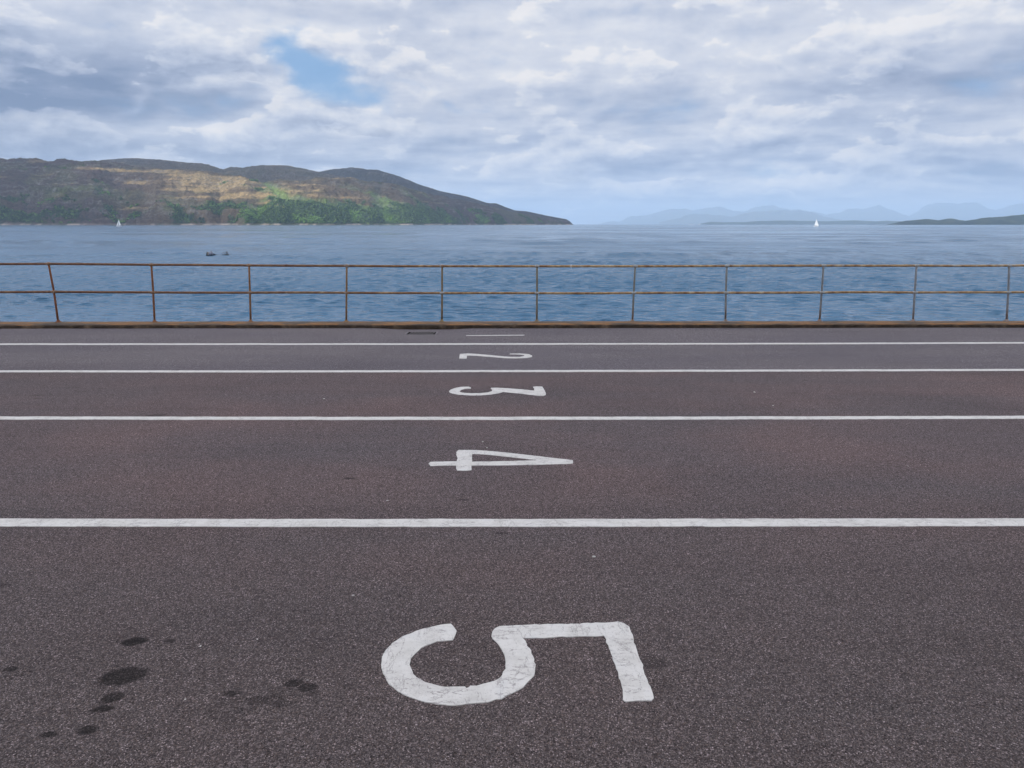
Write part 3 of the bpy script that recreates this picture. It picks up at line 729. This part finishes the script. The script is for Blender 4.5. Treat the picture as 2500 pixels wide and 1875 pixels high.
vv = iv[None] * (1 + .35 * rs.randn(N, len(iv), 1).clip(-1, 1)) * r_[:, None, None] * [1, 1, 1.0] + c[:, None] + np.array([0, 0, 1])[None, None] * (r_ * .45)[:, None, None]
ff = if_[None] + (np.arange(N) * len(iv))[:, None, None]
wood_me = raw_mesh(vv.reshape(-1, 3), ff.reshape(-1, 3), smooth=False)
tone = np.array([.034, .064, .025])[None] * (1 + .38 * rs.randn(N, 1).clip(-1, 1.6)) + rs.rand(N, 1) ** 3 * np.array([.06, .085, .01])[None] + ss(fbm(c[:, 0] / 160, c[:, 1] / 160, 3, 88), .5, .7)[:, None] * np.array([.045, .085, .012])[None]
color_attr(wood_me, np.repeat(tone.clip(.01, .3), len(iv), axis=0))
tag(obj('woodland', wood_me, m_wood), 'dark green woodland covering the lower slopes above the far shore', 'woodland', kind='stuff')

# ------------------------------------------------------------------ distant mountains and low islands
m_far, nt, b = mat('far_mountainside', .95, spec=.05)
P = worldpos(nt); fn = noise(nt, P, .0012, 6, .65)
link(nt, ramp(nt, fn, [(.35, (.05, .06, .035)), (.6, (.10, .095, .07))]), b.inputs['Base Color'])
m_isl, nt, b = mat('island_pasture', .95, spec=.05)
P = worldpos(nt); fn = noise(nt, P, .006, 6, .65)
link(nt, ramp(nt, fn, [(.35, (.018, .028, .024)), (.52, (.032, .045, .032)), (.7, (.075, .085, .05))]), b.inputs['Base Color'])
def zq(pts): return [(1500 + .452 * x, 420 + .452 * y) for x, y in pts]
def ridge(name, prof, dist, depth, m, rough, seed, nu=700, nv=44, kind='structure'):
    us, s_ = pw(prof); uu = np.linspace(us[0], us[-1], nu); h = np.maximum((EYE - SEA_Z) + np.interp(uu, us, s_) * dist, -20)
    n1 = fbm(uu * 90, uu * 0 + seed, 5, seed) - .5
    h = h + np.clip(h / 60, 0, 1) * n1 * rough
    vv = np.linspace(-1, 1, nv); VV, UU_ = np.meshgrid(vv, uu, indexing='ij')
    YY_ = dist + VV * depth + (fbm(UU_ * 40, VV * 0, 3, seed + 3) - .5) * depth * .2 * (np.abs(VV) > .3); XX_ = UU_ * YY_
    sh = np.clip(1 - np.abs(VV) ** 1.1, 0, 1)
    nn = fbm(XX_ / (depth * .35), YY_ / (depth * .35), 5, seed + 9, .55, True) - .5
    Z_ = SEA_Z - 6 + (h[None, :] + 6) * sh + nn * h[None, :] * .45 * np.sin(np.pi * np.abs(VV)) 
    Z_ = np.where(np.abs(VV) > .999, SEA_Z - 20, Z_)
    return tag(obj(name, grid_mesh(np.stack([XX_, YY_, Z_], -1)), m), kind=kind)
ridge('mountains', zq([(-150, 283), (20, 268), (100, 240), (180, 232), (250, 210), (310, 200), (380, 195), (430, 203), (500, 190), (560, 185), (600, 195), (650, 212), (690, 212), (760, 185), (860, 175), (900, 190), (1000, 205), (1060, 210), (1150, 232), (1250, 205), (1340, 195), (1430, 180), (1480, 200), (1540, 225), (1590, 235), (1620, 220), (1660, 192), (1700, 170), (1760, 160), (1860, 168), (1900, 163), (1960, 168), (2020, 192), (2060, 200), (2140, 175), (2212, 168), (2400, 150), (2700, 190)]), 47000, 4000, m_far, 230, 5)
ridge('mountains', zq([(240, 275), (350, 245), (430, 225), (520, 232), (640, 240), (700, 225), (780, 213), (850, 205), (980, 208), (1060, 215), (1130, 240), (1230, 258), (1400, 270), (1600, 283)]), 36000, 3000, m_far, 160, 15)
ridge('island', zq([(440, 284), (480, 276), (520, 269), (600, 271), (700, 270), (760, 265), (850, 263), (930, 262), (1000, 263), (1150, 266), (1230, 263), (1290, 261), (1400, 265), (1480, 263), (1560, 268), (1650, 272), (2300, 274)]), 19000, 600, m_isl, 15, 25)
ridge('island', zq([(1470, 284), (1540, 270), (1580, 262), (1640, 256), (1700, 254), (1750, 259), (1800, 252), (1830, 251), (1860, 259), (1900, 262), (1950, 256), (1980, 249), (2100, 240), (2212, 228), (2400, 215), (2700, 230)]), 9500, 700, m_isl, 14, 35)

# ------------------------------------------------------------------ sailing boats
m_hull, _, _ = mat('white_gelcoat', .3, (.80, .82, .84)); m_sail, _, _ = mat('sailcloth', .8, (.86, .87, .88)); m_alu, _, _ = mat('aluminium_spar', .4, (.55, .57, .6), metal=.6)
m_dark, _, _ = mat('dark_window', .2, (.03, .04, .05))
def hull_bm(L, Bm, H):
    bm = bmesh.new(); secs = []
    for i in range(13):
        t = i / 12; x = (t - .5) * L; wd = Bm / 2 * (math.sin(math.pi * min(1, .18 + .82 * (1 - t) ** .8 if t > .5 else .80 + .2 * t / .5 * 1)) if False else (1 - max(0, (t - .45) / .55) ** 2.2) * (.78 + .22 * min(1, t / .45)))
        wd = max(wd, .03); sheer = H * (1 + .25 * t * t); keel = -.35 * (1 - (2 * t - 1) ** 2)
        secs.append([bm.verts.new((x, -wd, sheer)), bm.verts.new((x, -wd * .93, H * .35)), bm.verts.new((x, -wd * .55, keel)), bm.verts.new((x, wd * .55, keel)), bm.verts.new((x, wd * .93, H * .35)), bm.verts.new((x, wd, sheer))])
    for a, b_ in zip(secs, secs[1:]):
        for k in range(6): bm.faces.new((a[k], a[(k + 1) % 6], b_[(k + 1) % 6], b_[k]))
    bm.faces.new(secs[0]); bm.faces.new(secs[-1][::-1]); bmesh.ops.recalc_face_normals(bm, faces=bm.faces[:]); return bm
def sail_bm(tip, tack, clew, belly):
    bm = bmesh.new(); n_ = 8; g = []
    tip, tack, clew = Vector(tip), Vector(tack), Vector(clew); nr = (tack - tip).cross(clew - tip).normalized()
    for i in range(n_ + 1):
        a, b_ = tip.lerp(tack, i / n_), tip.lerp(clew, i / n_)
        g.append([bm.verts.new(a.lerp(b_, j / n_) + nr * belly * math.sin(math.pi * j / n_) * math.sin(math.pi * i / n_ * .9)) for j in range(n_ + 1)])
    for i in range(n_):
        for j in range(n_): bm.faces.new((g[i][j], g[i][j + 1], g[i + 1][j + 1], g[i + 1][j]))
    bmesh.ops.remove_doubles(bm, verts=bm.verts[:], dist=1e-4)
    bmesh.ops.solidify(bm, geom=bm.faces[:], thickness=.03); return bm
def yacht(loc, yaw, heel, Hm, L, main_w, jib_w, label):
    r = empty('sailing_boat', loc, yaw); tag(r, label, 'sailing boat', 'sailing boats on the sound')
    r.rotation_euler = (R(heel), 0, yaw)
    obj('hull', hull_bm(L, L * .3, 1.15), m_hull, r)
    bm = bmesh.new(); vs = box_bm(bm, (-.2, 0, 1.5), (L * .36, L * .17, .5)); bmesh.ops.bevel(bm, geom=bm.edges[:], offset=.12, segments=2, affect='EDGES'); cb = obj('cabin', bm, m_hull, r)
    bm = bmesh.new(); tube_bm(bm, [(.6, 0, 1.0), (.6, 0, Hm)], [.10, .06], 8); obj('mast', bm, m_alu, r)
    bm = bmesh.new(); tube_bm(bm, [(.6, 0, 2.3), (.6 - main_w, .5, 2.3)], .07, 8); obj('boom', bm, m_alu, r)
    obj('mainsail', sail_bm((.55, 0, Hm - .2), (.5, 0, 2.45), (.5 - main_w, .5, 2.45), .35), m_sail, r, True)
    obj('jib', sail_bm((.75, 0, Hm * .86), (L * .5 - .3, 0, 1.6), (L * .5 - .3 - jib_w, .7, 1.9), .3), m_sail, r, True)
    return r
pL = ray(290, 546); yL = 1500.0
yacht((pL.x / pL.y * yL, yL, SEA_Z - .1), R(180), 4, 15.5, 11.5, 5.2, 4.0, 'white sailing boat under two sails close to the shore of the dark hill')
pR = ray(1993.5, 550); yR = 1420.0
yacht((pR.x / pR.y * yR, yR, SEA_Z - .1), R(12), -5, 16.0, 11.0, 5.0, 4.0, 'white sailing boat under two sails out on the open water before the pale mountains')

# ------------------------------------------------------------------ mooring gear adrift near the quay
m_black, nt, b = mat('weed_black_steel', .6, (.012, .012, .014))
m_grey, nt, b = mat('grey_buoy_rubber', .55)
gz_ = sep(nt, nt.nodes.new('ShaderNodeTexCoord').outputs['Object'])[2] + noise(nt, objco(nt), 6, 4) * .15
link(nt, ramp(nt, gz_.step(-.02, .30), [(0, (.010, .014, .012)), (.45, (.055, .065, .075)), (1, (.16, .18, .24))]), b.inputs['Base Color'])  # darker towards the waterline, lighter above
m_pale, _, _ = mat('bleached_board', .7, (.50, .46, .44)); m_bird, _, _ = mat('weathered_timber', .9, (.055, .05, .045))
def sea_at(px, py): return on_level(px, py, SEA_Z)
p = sea_at(515.5, 624.5) + Vector((0, 0, .06))
o = empty('mooring_buoy', p); tag(o, 'round grey mooring buoy darker towards the waterline, beside the black steel block', 'buoy')
bm = bmesh.new(); bmesh.ops.create_uvsphere(bm, u_segments=24, v_segments=16, radius=1, matrix=Matrix.Translation((0, 0, .16)) @ Matrix.Diagonal((.33, .33, .33, 1)))
for v in bm.verts: v.co.z = .16 + (v.co.z - .16) * (1.15 if v.co.z > .16 else 1)
obj('float', bm, m_grey, o, True)
bm = bmesh.new(); bmesh.ops.create_cone(bm, cap_ends=True, segments=12, radius1=.07, radius2=.05, depth=.10, matrix=Matrix.Translation((.02, 0, .55))); obj('lifting_eye', bm, m_black, o)
p = sea_at(507, 624.5) + Vector((0, 0, .05))
o = empty('floating_block', p); tag(o, 'black tilted steel block with a pale board on its side, left of the grey buoy', 'mooring block')
bm = bmesh.new(); vs = box_bm(bm, (0, 0, .2), (.38, .4, .6))
for v in vs:
    if v.co.z > .2: v.co.x = v.co.x * .45 + .03; v.co.y *= .6
bmesh.ops.bevel(bm, geom=bm.edges[:], offset=.04, segments=2, affect='EDGES'); obj('block', bm, m_black, o)
bm = bmesh.new(); vs = box_bm(bm, (.15, -.17, .28), (.10, .03, .42)); bmesh.ops.bevel(bm, geom=bm.edges[:], offset=.008, segments=1, affect='EDGES'); obj('board', bm, m_pale, o)
p = sea_at(524.5, 623.8) + Vector((0, 0, .06))
bm = bmesh.new()
tube_bm(bm, [(-.26, 0, .28), (-.1, 0, .13), (.05, 0, .02), (.12, 0, -.1)], [.03, .07, .08, .03], 8); tube_bm(bm, [(-.2, .05, -.05), (.0, .02, .06), (.22, 0, .04)], [.06, .07, .03], 8)
o = obj('driftwood', bm, m_black, None, True); o.location = p; tag(o, 'small black slanting log just right of the grey mooring buoy', 'driftwood')
p = sea_at(552, 623.6) + Vector((0, 0, .07))
o = empty('sunken_frame', p); tag(o, 'low dark timber frame awash, with a small pyramid of sticks on it', 'sunken frame')
bm = bmesh.new()
for k, (x0, x1, r0) in enumerate(((-.48, .62, .07), (-.3, .35, .09), (-.15, .25, .08))): tube_bm(bm, [(x0, k * .2 - .2, -.02), ((x0 + x1) / 2, k * .2 - .2, .06), (x1, k * .2 - .2, -.02)], [.03, r0, .02], 8)
obj('deck', bm, m_bird, o, True)
for a, b_, rr in (((-.55, 0, .02), (.10, 0, .42), .022), ((.10, .05, .40), (.34, 0, .03), .040), ((-.05, .2, .0), (.08, 0, .40), .03), ((-.45, 0, .36), (-.02, 0, .26), .012), ((.36, -.1, .02), (.22, 0, .22), .02)):
    bm = bmesh.new(); tube_bm(bm, [a, b_], rr, 7); obj('stick', bm, m_bird, o, True)
bm = bmesh.new(); bmesh.ops.create_icosphere(bm, subdivisions=2, radius=.07, matrix=Matrix.Translation((.10, 0, .40))); obj('float', bm, m_black, o, True)

# white houses on the farthest shore
m_wall, _, _ = mat('white_render', .8, (.8, .8, .78)); m_roof, _, _ = mat('slate_roof', .8, (.08, .085, .1))
def house(px, dist, L, H, label):
    d = ray(px, 548); r = empty('shore_house', (d.x / d.y * dist, dist, SEA_Z + .5)); tag(r, label, 'house', 'white houses on the far shore')
    bm = bmesh.new(); box_bm(bm, (0, 0, H / 2), (L, L * .4, H)); obj('wall', bm, m_wall, r)
    bm = bmesh.new(); ws = L * .22
    v = [bm.verts.new(c_) for c_ in ((-L * .52, -ws, H), (L * .52, -ws, H), (L * .52, ws, H), (-L * .52, ws, H), (-L * .52, 0, H + L * .1), (L * .52, 0, H + L * .1))]
    for f in ((0, 1, 5, 4), (2, 3, 4, 5), (0, 4, 3), (1, 2, 5), (0, 3, 2, 1)): bm.faces.new([v[i] for i in f])
    obj('roof', bm, m_roof, r)
house(1708, 17500, 62, 11, 'tiny long white building where the pale far shore begins')
house(1688, 17800, 100, 9, 'faint low white building left of the longer white one on the far shore')

# ------------------------------------------------------------------ unseen cloud bank, added above the frame to shade the quay and hill
def shade_cloud_bank():
    base_z, S_ = 3500.0, 120
    gx = np.arange(-11500, 6000, S_); gy = np.arange(-9500, 6000, S_)
    GX, GY = np.meshgrid(gx, gy)
    off = base_z / math.tan(SUN_EL); ox, oy = -math.sin(SUN_AZ) * off, -math.cos(SUN_AZ) * off     # where its shadow falls
    SX, SY = GX + ox, GY + oy
    wob_ = (fbm(GX / 900, GY / 900, 4, 91) - .5)
    # gaps shaped to let the sun onto the mid hill and right-hand boat
    def el_(cx, cy, rx_, ry_): return np.exp(-(((SX - cx + wob_ * 900) / rx_) ** 2 + ((SY - cy + wob_ * 700) / ry_) ** 2) ** 1.5)
    lit = .9 * el_(700, 1500, 600, 500) + el_(-1900, 5000, 900, 650) + 1.0 * el_(-950, 4900, 800, 800) + .8 * el_(-350, 5300, 700, 800)
    edge_ = np.minimum(np.minimum(GX - gx[0], gx[-1] - GX), np.minimum(GY - gy[0], gy[-1] - GY)) / 900
    d = np.minimum(.85 - 1.9 * lit, edge_) + wob_ * .5
    g_ = np.clip(d, 0, .5) / .5
    puff = fbm(GX / 500, GY / 500, 5, 95, .55)
    top_ = base_z + np.sqrt(g_) * (120 + 380 * puff); bot = base_z - np.sqrt(g_) * (30 + 70 * fbm(GX / 380, GY / 380, 4, 97))
    r_, c_ = GX.shape; idx = np.arange(r_ * c_).reshape(r_, c_)
    f = np.stack([idx[:-1, :-1], idx[:-1, 1:], idx[1:, 1:], idx[1:, :-1]], -1).reshape(-1, 4)
    f = f[(g_.ravel()[f] > 0).any(1)]
    v = np.concatenate([np.stack([GX, GY, top_], -1).reshape(-1, 3), np.stack([GX, GY, bot], -1).reshape(-1, 3)])
    same = np.arange(2 * r_ * c_); z_ = (g_.ravel() <= 0); same[r_ * c_:][z_] = np.arange(r_ * c_)[z_]
    f2 = same[(f + r_ * c_)][:, ::-1]; F = np.concatenate([f, f2]); used, invx = np.unique(F, return_inverse=True)
    return raw_mesh(v[used], invx.reshape(-1, 4))
m_shade_cloud = bpy.data.materials.new('shade_cloud_vapour'); m_shade_cloud.use_nodes = True; nt = m_shade_cloud.node_tree; nt.nodes.clear()
o_ = nt.nodes.new('ShaderNodeOutputMaterial'); tl = nt.nodes.new('ShaderNodeBsdfTranslucent'); tr = nt.nodes.new('ShaderNodeBsdfTransparent'); mx = nt.nodes.new('ShaderNodeMixShader')
tl.inputs[0].default_value = (.86, .87, .89, 1); mx.inputs[0].default_value = .85
nt.links.new(tr.outputs[0], mx.inputs[1]); nt.links.new(tl.outputs[0], mx.inputs[2]); nt.links.new(mx.outputs[0], o_.inputs[0])
tag(obj('cloud', shade_cloud_bank(), m_shade_cloud), kind='structure')  # out-of-view cloud, its outline and gaps made to steer the sunlight

# ------------------------------------------------------------------ the air over the sound
bm = bmesh.new(); x0, x1, y0, y1, zb_, zt_ = -56000, 56000, -400, 59000, SEA_Z - 30, 1500
bmesh.ops.create_cube(bm, size=1, matrix=Matrix.Translation(((x0 + x1) / 2, (y0 + y1) / 2, (zb_ + zt_) / 2)) @ Matrix.Diagonal((x1 - x0, y1 - y0, zt_ - zb_, 1)))
m_haze = bpy.data.materials.new('sea_haze'); m_haze.use_nodes = True; nt = m_haze.node_tree; nt.nodes.clear()
o_ = nt.nodes.new('ShaderNodeOutputMaterial'); pv = nt.nodes.new('ShaderNodeVolumePrincipled')
pv.inputs['Color'].default_value = (.61, .785, 1.0, 1); pv.inputs['Density'].default_value = 4.0e-5; pv.inputs['Anisotropy'].default_value = 0.0
nt.links.new(pv.outputs[0], o_.inputs['Volume'])
hz = obj('haze', bm, m_haze); tag(hz, 'thin blue haze in the air over the sound', 'haze', kind='stuff')
